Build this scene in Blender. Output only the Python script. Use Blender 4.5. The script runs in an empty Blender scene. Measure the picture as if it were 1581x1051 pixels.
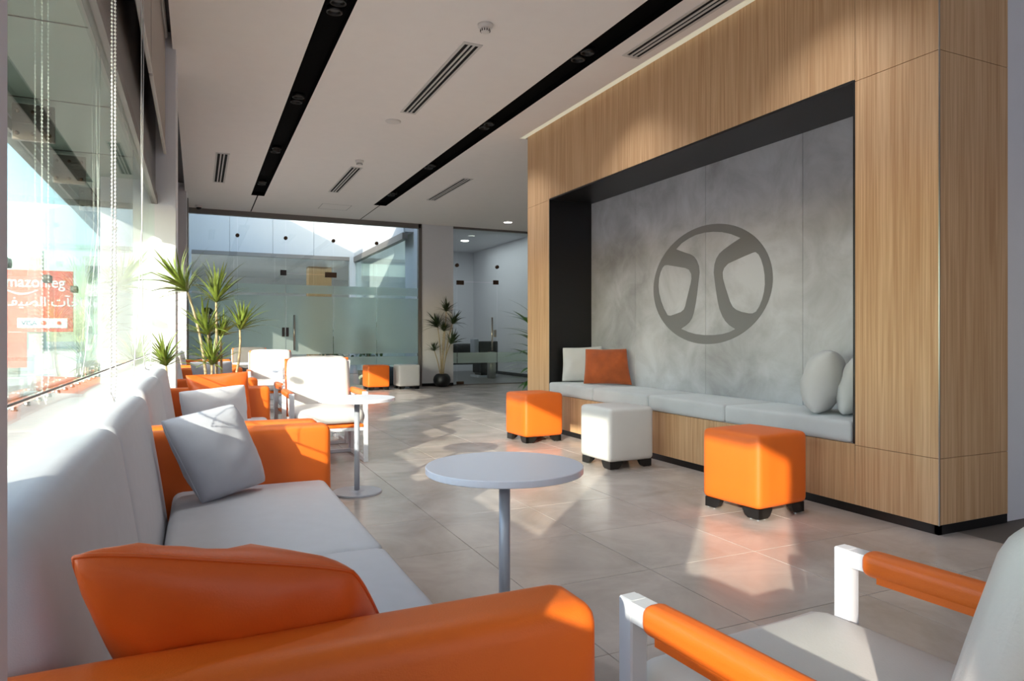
import bpy, bmesh, math, random
from mathutils import Vector, Matrix, Euler, noise
random.seed(7)
C = bpy.context.scene.collection
sc = bpy.context.scene
PI = math.pi

# ------------------------------------------------------------------ camera, sky, sun, exposure
cam_d = bpy.data.cameras.new('camera'); cam = bpy.data.objects.new('camera', cam_d); C.objects.link(cam)
cam.location = (0, 0, 1.02)
cam.rotation_euler = (PI/2, 0, -math.atan(485.5/1054))
cam_d.sensor_width = 36; cam_d.lens = 24.0; cam_d.shift_y = -0.0041
cam_d.clip_start = 0.02; cam_d.clip_end = 500
sc.camera = cam

w = bpy.data.worlds.new('world'); sc.world = w; w.use_nodes = True
nt = w.node_tree; bg = nt.nodes['Background']
sky = nt.nodes.new('ShaderNodeTexSky'); sky.sky_type = 'NISHITA'
sky.sun_disc = False; sky.sun_elevation = math.radians(30); sky.sun_rotation = math.radians(223.7)
sky.air_density = 1.2; sky.dust_density = 1.0; sky.ozone_density = 1.0
nt.links.new(sky.outputs[0], bg.inputs[0]); bg.inputs[1].default_value = 0.66

sd = bpy.data.lights.new('sun', 'SUN'); sun = bpy.data.objects.new('sun', sd); C.objects.link(sun)
sd.energy = 7.8; sd.angle = math.radians(0.6); sd.color = (1.0, 0.88, 0.76)
SUNV = Vector((1.34, 1.40, -0.607))
sun.rotation_euler = SUNV.to_track_quat('-Z', 'Y').to_euler()
sun.location = (-6, -6, 6)

def area(name, loc, rot, sx, sy, e, col):
    d = bpy.data.lights.new(name, 'AREA'); d.shape = 'RECTANGLE'; d.size = sx; d.size_y = sy
    d.energy = e; d.color = col
    o = bpy.data.objects.new(name, d); C.objects.link(o); o.location = loc; o.rotation_euler = rot
    return o
# faint cool fill: two added lamps behind the camera, no windows there
area('rear_fill_light', (3.2, -3.85, 1.6), (PI/2, 0, 0), 6.0, 2.4, 36, (0.80, 0.86, 1.0))
area('side_fill_light', (-0.12, -2.6, 1.6), (0, -PI/2, 0), 2.4, 2.6, 20, (0.80, 0.86, 1.0))
sc.view_settings.view_transform = 'Standard'; sc.view_settings.look = 'None'
sc.view_settings.exposure = 0.15; sc.view_settings.gamma = 1.0
sc.view_settings.use_curve_mapping = False

# ------------------------------------------------------------------ materials
def s2l(c):
    return tuple(((v/255)/12.92 if v/255 <= 0.04045 else ((v/255+0.055)/1.055)**2.4) for v in c)
def mat(name, rgb, rough=0.5, metal=0.0, var=0.0, vscale=8.0, bump=0.0, bscale=60.0, spec=0.5, coat=0.0, sheen=0.0, stretch=(1, 1, 1)):
    m = bpy.data.materials.new(name); m.use_nodes = True
    n = m.node_tree.nodes; l = m.node_tree.links; b = n['Principled BSDF']
    col = s2l(rgb)
    b.inputs['Base Color'].default_value = (*col, 1); b.inputs['Roughness'].default_value = rough
    b.inputs['Metallic'].default_value = metal; b.inputs['Specular IOR Level'].default_value = spec
    b.inputs['Coat Weight'].default_value = coat; b.inputs['Sheen Weight'].default_value = sheen
    tc = n.new('ShaderNodeTexCoord'); mp = n.new('ShaderNodeMapping'); mp.inputs['Scale'].default_value = stretch
    l.new(tc.outputs['Object'], mp.inputs[0])
    if var > 0:
        no = n.new('ShaderNodeTexNoise'); no.inputs['Scale'].default_value = vscale; no.inputs['Detail'].default_value = 5
        cr = n.new('ShaderNodeValToRGB')
        cr.color_ramp.elements[0].position = 0.3; cr.color_ramp.elements[1].position = 0.7
        cr.color_ramp.elements[0].color = (*[v*(1-var) for v in col], 1)
        cr.color_ramp.elements[1].color = (*[min(1, v*(1+var)) for v in col], 1)
        l.new(mp.outputs[0], no.inputs[0]); l.new(no.outputs[0], cr.inputs[0]); l.new(cr.outputs[0], b.inputs['Base Color'])
    if bump > 0:
        nb = n.new('ShaderNodeTexNoise'); nb.inputs['Scale'].default_value = bscale; nb.inputs['Detail'].default_value = 3
        bp = n.new('ShaderNodeBump'); bp.inputs['Strength'].default_value = bump; bp.inputs['Distance'].default_value = 0.004
        l.new(mp.outputs[0], nb.inputs[0]); l.new(nb.outputs[0], bp.inputs['Height']); l.new(bp.outputs[0], b.inputs['Normal'])
    return m
def emit(name, rgb, s):
    m = bpy.data.materials.new(name); m.use_nodes = True; b = m.node_tree.nodes['Principled BSDF']
    b.inputs['Base Color'].default_value = (*s2l(rgb), 1)
    b.inputs['Emission Color'].default_value = (*s2l(rgb), 1); b.inputs['Emission Strength'].default_value = s
    return m
def glass(name, tint, ior=1.45, veil=0.0):
    # thin clear pane: transparent with a Fresnel reflection; veil paints a pale haze over the view
    m = bpy.data.materials.new(name); m.use_nodes = True; n = m.node_tree.nodes; l = m.node_tree.links
    n.remove(n['Principled BSDF']); out = n['Material Output']
    t = n.new('ShaderNodeBsdfTransparent'); t.inputs[0].default_value = (*tint, 1)
    g = n.new('ShaderNodeBsdfGlossy'); g.inputs['Roughness'].default_value = 0.0; g.inputs[0].default_value = (0.9, 1, 0.96, 1)
    f = n.new('ShaderNodeFresnel')
    ge = n.new('ShaderNodeNewGeometry'); mr = n.new('ShaderNodeMapRange'); mr.inputs[3].default_value = ior; mr.inputs[4].default_value = 1/ior
    l.new(ge.outputs['Backfacing'], mr.inputs[0]); l.new(mr.outputs[0], f.inputs[0])   # same air-to-glass reflection on both faces
    mx = n.new('ShaderNodeMixShader'); l.new(f.outputs[0], mx.inputs[0]); l.new(t.outputs[0], mx.inputs[1]); l.new(g.outputs[0], mx.inputs[2])
    last = mx
    if veil:
        d = n.new('ShaderNodeBsdfTranslucent'); d.inputs[0].default_value = (0.78, 0.92, 0.87, 1)
        d2 = n.new('ShaderNodeBsdfDiffuse'); d2.inputs[0].default_value = (0.78, 0.92, 0.87, 1)
        md = n.new('ShaderNodeMixShader'); l.new(d.outputs[0], md.inputs[1]); l.new(d2.outputs[0], md.inputs[2])
        m2 = n.new('ShaderNodeMixShader'); m2.inputs[0].default_value = veil
        l.new(mx.outputs[0], m2.inputs[1]); l.new(md.outputs[0], m2.inputs[2]); last = m2
    l.new(last.outputs[0], out.inputs[0])
    return m
def frosted():
    m = bpy.data.materials.new('frosted_film'); m.use_nodes = True; n = m.node_tree.nodes; l = m.node_tree.links
    n.remove(n['Principled BSDF']); out = n['Material Output']
    r = n.new('ShaderNodeBsdfRefraction'); r.inputs['Roughness'].default_value = 0.28; r.inputs['IOR'].default_value = 1.3
    r.inputs[0].default_value = (0.86, 0.95, 0.92, 1)
    d = n.new('ShaderNodeBsdfDiffuse'); d.inputs[0].default_value = (0.66, 0.71, 0.69, 1)
    tr = n.new('ShaderNodeBsdfTranslucent'); tr.inputs[0].default_value = (0.80, 0.85, 0.83, 1)
    a = n.new('ShaderNodeMixShader'); a.inputs[0].default_value = 0.5; l.new(d.outputs[0], a.inputs[1]); l.new(tr.outputs[0], a.inputs[2])
    b = n.new('ShaderNodeMixShader'); b.inputs[0].default_value = 0.36; l.new(r.outputs[0], b.inputs[1]); l.new(a.outputs[0], b.inputs[2])
    l.new(b.outputs[0], out.inputs[0]); return m
def woodmat():
    m = bpy.data.materials.new('light_oak_veneer'); m.use_nodes = True; n = m.node_tree.nodes; l = m.node_tree.links; b = n['Principled BSDF']
    tc = n.new('ShaderNodeTexCoord'); mp = n.new('ShaderNodeMapping'); mp.inputs['Scale'].default_value = (1, 1, 0.018)
    l.new(tc.outputs['Object'], mp.inputs[0])
    a = n.new('ShaderNodeTexNoise'); a.inputs['Scale'].default_value = 95; a.inputs['Detail'].default_value = 4; a.inputs['Distortion'].default_value = 0.3
    c = n.new('ShaderNodeTexNoise'); c.inputs['Scale'].default_value = 14; c.inputs['Detail'].default_value = 2
    l.new(mp.outputs[0], a.inputs[0]); l.new(mp.outputs[0], c.inputs[0])
    r = n.new('ShaderNodeValToRGB'); e = r.color_ramp.elements
    e[0].position = 0.36; e[0].color = (*s2l((186, 143, 101)), 1); e[1].position = 0.62; e[1].color = (*s2l((214, 176, 135)), 1)
    mx = n.new('ShaderNodeMix'); mx.data_type = 'FLOAT'; mx.inputs[0].default_value = 0.3
    l.new(a.outputs[0], mx.inputs[2]); l.new(c.outputs[0], mx.inputs[3]); l.new(mx.outputs[0], r.inputs[0]); l.new(r.outputs[0], b.inputs['Base Color'])
    bp = n.new('ShaderNodeBump'); bp.inputs['Strength'].default_value = 0.15; bp.inputs['Distance'].default_value = 0.002
    l.new(a.outputs[0], bp.inputs['Height']); l.new(bp.outputs[0], b.inputs['Normal'])
    b.inputs['Roughness'].default_value = 0.5; b.inputs['Specular IOR Level'].default_value = 0.35
    return m
def concrete():
    m = bpy.data.materials.new('trowelled_concrete'); m.use_nodes = True; n = m.node_tree.nodes; l = m.node_tree.links; b = n['Principled BSDF']
    tc = n.new('ShaderNodeTexCoord')
    def no(sc_, det, dist, rough=0.5):
        a = n.new('ShaderNodeTexNoise'); a.inputs['Scale'].default_value = sc_; a.inputs['Detail'].default_value = det
        a.inputs['Distortion'].default_value = dist; a.inputs['Roughness'].default_value = rough; l.new(tc.outputs['Object'], a.inputs[0]); return a
    a, c = no(0.9, 3, 0.4), no(2.6, 8, 0.5, 0.62)
    mx = n.new('ShaderNodeMix'); mx.data_type = 'FLOAT'; mx.inputs[0].default_value = 0.45
    l.new(a.outputs[0], mx.inputs[2]); l.new(c.outputs[0], mx.inputs[3])
    r = n.new('ShaderNodeValToRGB'); e = r.color_ramp.elements
    e[0].position = 0.38; e[0].color = (*s2l((142, 141, 143)), 1); e[1].position = 0.60; e[1].color = (*s2l((194, 195, 200)), 1)
    l.new(mx.outputs[0], r.inputs[0]); l.new(r.outputs[0], b.inputs['Base Color'])
    rr = n.new('ShaderNodeMapRange'); rr.inputs[3].default_value = 0.28; rr.inputs[4].default_value = 0.6
    l.new(c.outputs[0], rr.inputs[0]); l.new(rr.outputs[0], b.inputs['Roughness'])
    return m
def tilemat():
    m = bpy.data.materials.new('grey_porcelain_tile'); m.use_nodes = True; n = m.node_tree.nodes; l = m.node_tree.links; b = n['Principled BSDF']
    ge = n.new('ShaderNodeNewGeometry'); oi = n.new('ShaderNodeObjectInfo')
    a = n.new('ShaderNodeTexNoise'); a.inputs['Scale'].default_value = 2.4; a.inputs['Detail'].default_value = 7; a.inputs['Roughness'].default_value = 0.6; a.inputs['Distortion'].default_value = 0.6
    l.new(ge.outputs['Position'], a.inputs[0])
    r = n.new('ShaderNodeValToRGB'); e = r.color_ramp.elements
    e[0].position = 0.3; e[0].color = (*s2l((158, 148, 141)), 1); e[1].position = 0.72; e[1].color = (*s2l((190, 180, 173)), 1)
    ad = n.new('ShaderNodeMath'); ad.operation = 'MULTIPLY_ADD'; ad.inputs[1].default_value = 0.10
    l.new(oi.outputs['Random'], ad.inputs[0]); l.new(a.outputs[0], ad.inputs[2]); l.new(ad.outputs[0], r.inputs[0]); l.new(r.outputs[0], b.inputs['Base Color'])
    rr = n.new('ShaderNodeMapRange'); rr.inputs[3].default_value = 0.16; rr.inputs[4].default_value = 0.30
    l.new(a.outputs[0], rr.inputs[0]); l.new(rr.outputs[0], b.inputs['Roughness'])
    b.inputs['Specular IOR Level'].default_value = 0.55
    return m

M = dict(
 wood=woodmat(), conc=concrete(), tile=tilemat(),
 grout=mat('grout', (112, 104, 98), 0.8),
 ceil=mat('ceiling_paint', (240, 235, 231), 0.85, var=0.01),
 wall=mat('white_wall_paint', (222, 221, 225), 0.7, var=0.01),
 greywall=mat('mid_grey_wall_paint', (196, 194, 196), 0.8),
 black=mat('matt_black_laminate', (24, 23, 23), 0.38),
 blackstrip=mat('black_recess_paint', (4, 4, 4), 0.95, spec=0.1),
 skirting=mat('black_skirting', (14, 14, 14), 0.35),
 logo=mat('grey_emblem_paint', (116, 115, 116), 0.5, var=0.03, vscale=3),
 fabric=mat('light_grey_upholstery', (198, 199, 204), 0.75, var=0.02, vscale=20, bump=0.08, bscale=500, sheen=0.1),
 slabgrey=mat('grey_floor_slab', (112, 110, 108), 0.3, var=0.08, vscale=2),
 slate=mat('slate_blue_fabric', (54, 58, 66), 0.8),
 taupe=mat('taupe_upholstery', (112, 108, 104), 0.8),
 pillowgrey=mat('soft_grey_cotton', (184, 186, 194), 0.85, var=0.02, bump=0.15, bscale=18, sheen=0.2),
 pillowwhite=mat('white_cotton', (226, 226, 230), 0.85, bump=0.15, bscale=18, sheen=0.2),
 white=mat('white_leatherette', (208, 205, 202), 0.5, var=0.015, bump=0.12, bscale=220),
 orange=mat('orange_leatherette', (234, 110, 28), 0.45, var=0.02, bump=0.12, bscale=420),
 orangedk=mat('burnt_orange_leatherette', (226, 98, 28), 0.42, var=0.03, bump=0.10, bscale=380),
 velvet=mat('rust_velvet', (158, 72, 18), 0.8, var=0.18, vscale=9, sheen=0.3, bump=0.4, bscale=14),
 suede=mat('grey_bench_suede', (186, 187, 188), 0.85, var=0.05, vscale=5, sheen=0.3),
 linen=mat('pale_grey_linen', (190, 190, 190), 0.85, var=0.02, bump=0.2, bscale=22),
 metal=mat('white_powder_coated_metal', (206, 208, 214), 0.4),
 pole=mat('grey_powder_coated_pole', (176, 180, 190), 0.38, metal=0.2),
 top=mat('white_laminate', (226, 226, 234), 0.3),
 edge=mat('white_laminate_edge', (218, 218, 226), 0.35),
 foot=mat('black_plastic_foot', (20, 19, 18), 0.35),
 chrome=mat('brushed_steel', (176, 172, 166), 0.28, metal=1.0),
 dot=mat('chrome_glide', (210, 210, 210), 0.2, metal=0.8),
 bronze=mat('bronze_fitting', (96, 76, 60), 0.4, metal=0.7),
 frame=mat('grey_aluminium_frame', (120, 114, 110), 0.5, metal=0.3),
 plate=mat('steel_bracket', (150, 142, 134), 0.38, metal=0.9),
 ventw=mat('vent_enamel', (206, 202, 198), 0.5),
 ventb=mat('vent_cavity', (14, 14, 14), 0.9),
 plastic=mat('white_plastic', (222, 218, 214), 0.4),
 cove=emit('cove_light_strip', (214, 212, 190), 0.45),
 lamp=emit('downlight_lens', (255, 250, 240), 7.0),
 lens=mat('dim_lens_glass', (150, 150, 150), 0.15, metal=0.6),
 leaf=mat('variegated_leaf', (112, 128, 52), 0.45, var=0.35, vscale=14),
 leafdk=mat('dark_green_leaf', (44, 62, 34), 0.42, var=0.3, vscale=10),
 leafbr=mat('glossy_green_leaf', (52, 98, 36), 0.35, var=0.25, vscale=6),
 bark=mat('pale_cane_bark', (168, 150, 118), 0.8, var=0.2, vscale=40, bump=0.5, bscale=80),
 pot=mat('black_ceramic_pot', (26, 26, 27), 0.4),
 soil=mat('soil', (60, 44, 32), 0.95, bump=0.8, bscale=60),
 blind=mat('roller_blind_fabric', (178, 170, 164), 0.85, bump=0.1, bscale=400),
 chain=mat('white_bead', (232, 230, 226), 0.4),
 soffit=mat('soffit_panel', (104, 124, 112), 0.5, var=0.08, vscale=2),
 granite=mat('pink_granite_ledge', (184, 160, 148), 0.6, var=0.12, vscale=30),
 spandrel=mat('pale_spandrel_panel', (222, 226, 220), 0.12, var=0.02),
 dark=mat('dark_spandrel', (48, 40, 36), 0.3),
 leather=mat('black_leather', (34, 33, 34), 0.4),
 paving=mat('courtyard_paving', (176, 160, 146), 0.7, var=0.06),
 asphalt=mat('pale_street_paving', (200, 186, 176), 0.9, var=0.08, vscale=0.4),
 clad=mat('white_cladding_panel', (184, 186, 190), 0.5),
 red=mat('red_billboard_sheet', (226, 74, 56), 0.6),
 whitesheet=mat('white_print', (245, 245, 245), 0.6),
 ink=mat('navy_print', (60, 70, 110), 0.6),
 facade=mat('pale_facade', (204, 210, 204), 0.8, var=0.04, vscale=0.3),
 facade2=mat('green_glass_facade', (118, 160, 150), 0.2, var=0.06, vscale=0.3),
 stone=mat('rough_stone_pillar', (190, 184, 168), 0.9, var=0.2, vscale=4),
 winglass=mat('far_window_glass', (70, 92, 96), 0.1),
 gl=glass('clear_partition_glass', (0.90, 0.945, 0.93)),
 glw=glass('window_glass', (0.985, 0.996, 0.99), ior=1.13),
 glo=glass('facade_glass', (0.95, 0.985, 0.972), ior=1.2, veil=0.02),
 frost=frosted(),
)

# ------------------------------------------------------------------ helpers
def obj(name, me, m, parent=None, loc=None, smooth=False):
    if isinstance(me, bmesh.types.BMesh):
        d = bpy.data.meshes.new(name); bmesh.ops.recalc_face_normals(me, faces=me.faces); me.to_mesh(d); me.free(); me = d
        me.materials.append(M[m] if isinstance(m, str) else m)
        if smooth:
            for p in me.polygons: p.use_smooth = True
    o = bpy.data.objects.new(name, me); C.objects.link(o)
    if parent: o.parent = parent
    if loc is not None: o.location = loc
    return o
def tag(o, label=None, cat=None, group=None, kind=None):
    if label: o['label'] = label
    if cat: o['category'] = cat
    if group: o['group'] = group
    if kind: o['kind'] = kind
    return o
def thing(name, label, cat, loc=(0, 0, 0), rz=0, group=None):
    o = bpy.data.objects.new(name, None); C.objects.link(o); o.location = loc; o.rotation_euler = (0, 0, rz)
    o.empty_display_size = 0.1
    return tag(o, label, cat, group)
def copy_tree(o, parent=None):
    c = o.copy(); C.objects.link(c); c.parent = parent
    for ch in list(o.children): copy_tree(ch, c)
    return c
def box(bm, x0, x1, y0, y1, z0, z1):
    v = [bm.verts.new(p) for p in ((x0,y0,z0),(x1,y0,z0),(x1,y1,z0),(x0,y1,z0),(x0,y0,z1),(x1,y0,z1),(x1,y1,z1),(x0,y1,z1))]
    for f in ((0,3,2,1),(4,5,6,7),(0,1,5,4),(1,2,6,5),(2,3,7,6),(3,0,4,7)): bm.faces.new([v[i] for i in f])
    return bm
def B(*r, bev=0.0, seg=2):
    bm = bmesh.new(); box(bm, *r)
    if bev: bmesh.ops.bevel(bm, geom=bm.edges[:], offset=bev, segments=seg, affect='EDGES', profile=0.5)
    return bm
def cyl(bm, p0, p1, r0, r1=None, n=20):
    r1 = r0 if r1 is None else r1
    p0 = Vector(p0); p1 = Vector(p1); d = p1-p0
    q = d.to_track_quat('Z', 'Y').to_matrix().to_4x4()
    bmesh.ops.create_cone(bm, cap_ends=True, segments=n, radius1=r0, radius2=r1, depth=d.length, matrix=Matrix.Translation((p0+p1)/2) @ q)
    return bm
def tube(bm, pts, radii, n=8):
    rings = []; pts = [Vector(p) for p in pts]
    if not hasattr(radii, '__len__'): radii = [radii]*len(pts)
    for i, p in enumerate(pts):
        t = (pts[min(i+1, len(pts)-1)] - pts[max(i-1, 0)]).normalized()
        q = t.to_track_quat('Z', 'Y')
        rings.append([bm.verts.new(p + q @ Vector((radii[i]*math.cos(2*PI*k/n), radii[i]*math.sin(2*PI*k/n), 0))) for k in range(n)])
    for a, b in zip(rings, rings[1:]):
        # match the closest start to avoid twists
        k0 = min(range(n), key=lambda k: (b[k].co-a[0].co).length)
        for k in range(n): bm.faces.new((a[k], a[(k+1) % n], b[(k+1+k0) % n], b[(k+k0) % n]))
    bm.faces.new(rings[0][::-1]); bm.faces.new(rings[-1])
    return bm
def lathe(bm, prof, n=32, c=(0, 0, 0)):
    rings = [[bm.verts.new((c[0]+r*math.cos(2*PI*k/n), c[1]+r*math.sin(2*PI*k/n), c[2]+z)) for k in range(n)] for r, z in prof]
    for a, b in zip(rings, rings[1:]):
        for k in range(n): bm.faces.new((a[k], a[(k+1) % n], b[(k+1) % n], b[k]))
    bm.faces.new(rings[0][::-1]); bm.faces.new(rings[-1])
    return bm
def soft(cx, cy, cz, sx, sy, sz, r, puff=(0, 0, 0), nm=5, shear=None, wr=0.0, seed=0.0):
    """rounded, optionally puffed box as bmesh; shear(v)->v"""
    h = (sx/2, sy/2, sz/2)
    def ax(hh):
        e = [0, r*0.2, r*0.5, r]
        a = [-hh+t for t in e]; inner = [(-hh+r)+(2*hh-2*r)*k/nm for k in range(1, nm)]
        return a+inner+[-t for t in reversed(a)]
    A = [ax(hh) for hh in h]
    bm = bmesh.new(); V = {}
    def vert(i, j, k):
        key = (i, j, k)
        if key not in V:
            p = Vector((A[0][i], A[1][j], A[2][k]))
            q = Vector([max(-h[t]+r, min(h[t]-r, p[t])) for t in range(3)])
            d = p-q; p2 = q + (d.normalized()*r if d.length > 1e-9 else d)
            for t in range(3):
                if puff[t]:
                    u, w_ = (t+1) % 3, (t+2) % 3
                    p2[t] += puff[t]*(p[t]/h[t])*(1-(p[u]/h[u])**2)*(1-(p[w_]/h[w_])**2)
            if wr:
                nn = noise.noise(Vector((p2.x*7+seed, p2.y*7, p2.z*7))) ; p2 += (p2.normalized())*nn*wr
            p2 += Vector((cx, cy, cz))
            if shear: p2 = shear(p2)
            V[key] = bm.verts.new(p2)
        return V[key]
    n = [len(a)-1 for a in A]
    for t in range(3):
        u, w_ = (t+1) % 3, (t+2) % 3
        for side in (0, n[t]):
            for i in range(n[u]):
                for j in range(n[w_]):
                    idx = []
                    for di, dj in ((0,0),(1,0),(1,1),(0,1)):
                        c = [0,0,0]; c[t] = side; c[u] = i+di; c[w_] = j+dj; idx.append(vert(*c))
                    if side == 0: idx = idx[::-1]
                    bm.faces.new(idx)
    return bm
def pillow(name, corners, thick, m, label, cat='pillow', group=None, pinch=0.06, piping=None, seed=0.0, wr=0.010, corner=0.03):
    """corners TL,TR,BR,BL in world space; a stuffed square cushion with drawn-in sides"""
    c = [Vector(p) for p in corners]; cen = sum(c, Vector())/4
    nrm = ((c[1]-c[0]).cross(c[3]-c[0])).normalized()
    N = 20; bm = bmesh.new(); g = {}
    def P(s, t):
        a = (s+1)/2; b = (t+1)/2
        s2 = s*(1-pinch*(1-t*t)-corner*abs(s*t)**5); t2 = t*(1-pinch*(1-s*s)-corner*abs(s*t)**5); a = (s2+1)/2; b = (t2+1)/2
        return c[0]*(1-a)*(1-b)+c[1]*a*(1-b)+c[2]*a*b+c[3]*(1-a)*b
    for side in (1, -1):
        for i in range(N+1):
            for j in range(N+1):
                s = -math.cos(PI*i/N); t = -math.cos(PI*j/N)
                edge = i in (0, N) or j in (0, N)
                if edge and side == -1: g[(side, i, j)] = g[(1, i, j)]; continue
                p = P(s, t); hgt = ((1-s*s)*(1-t*t))**0.42
                q = Vector((s*2.2+seed, t*2.2, side*3.0)); wn = noise.noise(q*1.3)+0.5*noise.noise(q*3.1)
                # creases running from the corners
                cr = math.sin((abs(s)-abs(t))*9+seed)*0.4*(abs(s*t))
                p = p+nrm*side*(thick/2*hgt) + nrm*side*wr*(wn+cr)*min(1, hgt*1.6)
                g[(side, i, j)] = bm.verts.new(p-cen)
        for i in range(N):
            for j in range(N):
                f = [g[(side,i,j)], g[(side,i+1,j)], g[(side,i+1,j+1)], g[(side,i,j+1)]]
                bm.faces.new(f if side == 1 else f[::-1])
    o = obj(name, bm, m, loc=cen, smooth=True)
    tag(o, label, cat, group)
    if piping:
        pts = []
        for k in range(21): pts.append(P(-1+2*k/20, -1)-cen)
        for k in range(1, 21): pts.append(P(1, -1+2*k/20)-cen)
        for k in range(1, 21): pts.append(P(1-2*k/20, 1)-cen)
        for k in range(1, 20): pts.append(P(-1, 1-2*k/20)-cen)
        pts.append(pts[0])
        bb = bmesh.new(); tube(bb, pts, 0.0028, 6); obj('piping', bb, piping, o, smooth=True)
    return o
def struct(name, bm, m, parent=None, smooth=False, kind='structure'):
    o = obj(name, bm, m, parent, smooth=smooth)
    if parent is None: o['kind'] = kind
    return o

# ------------------------------------------------------------------ floor
floor = struct('floor', B(-0.31, 7.5, -4.0, 13.42, -0.06, -0.004), 'grout')
tbm = B(0.0015, 0.5985, 0.0015, 0.5985, -0.02, 0.0, bev=0.001, seg=1)
tme = bpy.data.meshes.new('tile'); tbm.to_mesh(tme); tbm.free(); tme.materials.append(M['tile'])
camf = Vector((math.sin(-cam.rotation_euler.z), math.cos(cam.rotation_euler.z), 0)); camr = Vector((camf.y, -camf.x, 0))
cells = []
for i in range(-1, 13):
    for j in range(-7, 23):
        x, y = i*0.6, 0.061+j*0.6
        if x < -0.31 or y+0.6 > 13.42: pass
        cx, cy = x+0.3, y+0.3; d = cx*camf.x+cy*camf.y
        if x > 3.5 and 1.7 < y < 7.0: continue
        u = (cx*camr.x+cy*camr.y)/d if d > 0.01 else 9
        vis = d > 1.2 and abs(u) < 0.85 and x >= 0.3
        cells.append((not vis, d, x, y))
cells.sort(); nt_ = 0; rest = bmesh.new()
for nv, d, x, y in cells:
    x0, x1, y0, y1 = max(x, -0.31)+0.0015, min(x+0.6, 7.5)-0.0015, y+0.0015, min(y+0.6, 13.42)-0.0015
    full = abs(x1-x0-0.597) < 1e-3 and abs(y1-y0-0.597) < 1e-3
    if not nv and nt_ < 290 and full:
        o = obj('tile', tme, None, floor, loc=(x, y, 0)); nt_ += 1
    else: box(rest, x0, x1, y0, y1, -0.02, 0.0)
tag(obj('tile_field', rest, 'tile', floor), kind='stuff')

# ------------------------------------------------------------------ ceiling
cb = bmesh.new()
ZC = 3.30
S1a, S1b, S2a, S2b = 0.785, 0.986, 2.775, 2.995
box(cb, -0.18, S1a, -4, 13.42, ZC, 3.42)
box(cb, S1b, S2a, -4, 13.42, ZC, 3.42)
box(cb, S2b, 3.375, -4, 7.12, ZC, 3.42)
box(cb, S2b, 7.5, 7.12, 13.42, ZC, 3.42)
box(cb, 3.375, 7.5, -4, 2.2, ZC, 3.42)
for a, b in ((S1a, S1b), (S2a, S2b)):
    m_ = (a+b)/2
    box(cb, a, m_-0.010, 11.78, 13.42, ZC, 3.42); box(cb, m_+0.010, b, 11.78, 13.42, ZC, 3.42)
ceiling = struct('ceiling', cb, 'ceil')
rb = bmesh.new(); box(rb, -1.05, 7.7, -4.2, 13.6, 3.62, 3.8); box(rb, -1.05, 7.7, -4.2, -4.0, 3.3, 3.62)
struct('roof', rb, 'wall')
st = bmesh.new()
for a, b in ((S1a, S1b), (S2a, S2b)): box(st, a-0.01, b+0.01, -4, 13.42, 3.36, 3.41)
for a, b in ((S1a, S1b), (S2a, S2b)):
    box(st, a, a+0.004, -4, 11.78, 3.301, 3.36); box(st, b-0.004, b, -4, 11.78, 3.301, 3.36)
for a, b in ((S1a, S1b), (S2a, S2b)):
    m_ = (a+b)/2
    box(st, a, b, 11.774, 11.7795, 3.301, 3.36); box(st, m_-0.0098, m_+0.0098, 11.78, 13.35, 3.303, 3.36)
struct('trim_1', st, 'blackstrip', ceiling)
# blind pocket closing board
struct('trim_2', B(-0.33, -0.16, -4, 13.42, 3.43, 3.47), 'dark')

# ------------------------------------------------------------------ left wall: columns, glazing, ledge, facade glass
for n_, (y0, y1) in enumerate(((0.2, 0.75), (6.05, 6.6), (11.9, 12.45))):
    struct('trim_%d' % (3+n_), B(-0.675, -0.155, y0, y1, 0, 3.61, bev=0.004, seg=1), 'wall')
struct('wall_left', B(-0.67, -0.155, -4.0, -1.02, 0, 3.6), 'wall')
bays = ((0.753, 6.047), (6.603, 11.897), (12.453, 13.40), (-1.017, 0.197))
wi = 0
for (y0, y1) in bays:
    wi += 1
    win = obj('window_%d' % wi, B(-0.335, -0.285, y0, y1, 2.06, 2.12), 'frame'); tag(win, kind='structure')
    obj('sill_frame', B(-0.3125, -0.3075, y0, y1, 0.893, 0.8975), 'frame', win)
    obj('head_panel', B(-0.345, -0.30, y0, y1, 2.12, 3.6), 'dark', win)
    obj('spandrel_panel', B(-0.36, -0.345, y0, y1, 0.0, 1.0 if wi == 4 else 0.64), 'spandrel', win)
    n = max(1, round((y1-y0)/1.63)); js = [y0]
    obj('pane', B(-0.314, -0.306, y0, y1, 0.899, 2.06), 'glw', win)
    if wi == 1: js = [y0, 2.27, 3.9, y1]
    else: js = [y0+(y1-y0)*k/n for k in range(n+1)]
    for a, b in zip(js, js[1:]):
        obj('pane', B(-0.314, -0.306, a+0.003, b-0.003, 0.06, 0.890), 'glw', win)
# facade box: granite ledge, outer beam, soffit, fascia
led = struct('ledge', B(-1.2, -0.36, -1.02, 13.4, -0.3, 0.66), 'granite')
sof = struct('soffit', B(-0.95, -0.345, -1.02, 13.4, 2.24, 2.30), 'soffit')
jb = bmesh.new()
for y in (1.1, 2.2, 3.25, 4.3, 5.4): box(jb, -0.93, -0.345, y-0.1, y-0.094, 2.236, 2.24)
obj('joint', jb, 'dark', sof)
struct('trim_6', B(-0.96, -0.89, -1.02, 13.4, 2.10, 2.16), 'frame')
struct('trim_7', B(-1.0, -0.94, -4.2, 13.4, 2.14, 3.8), 'clad')
fac = struct('window_5', B(-0.93, -0.895, -1.02, 13.4, 0.655, 0.685), 'frame')
fj = [-1.2, -0.1, 1.0, 2.1, 3.2, 4.3, 5.4, 6.5, 7.6, 8.7, 9.8, 10.9, 12.0, 13.1]
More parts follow.
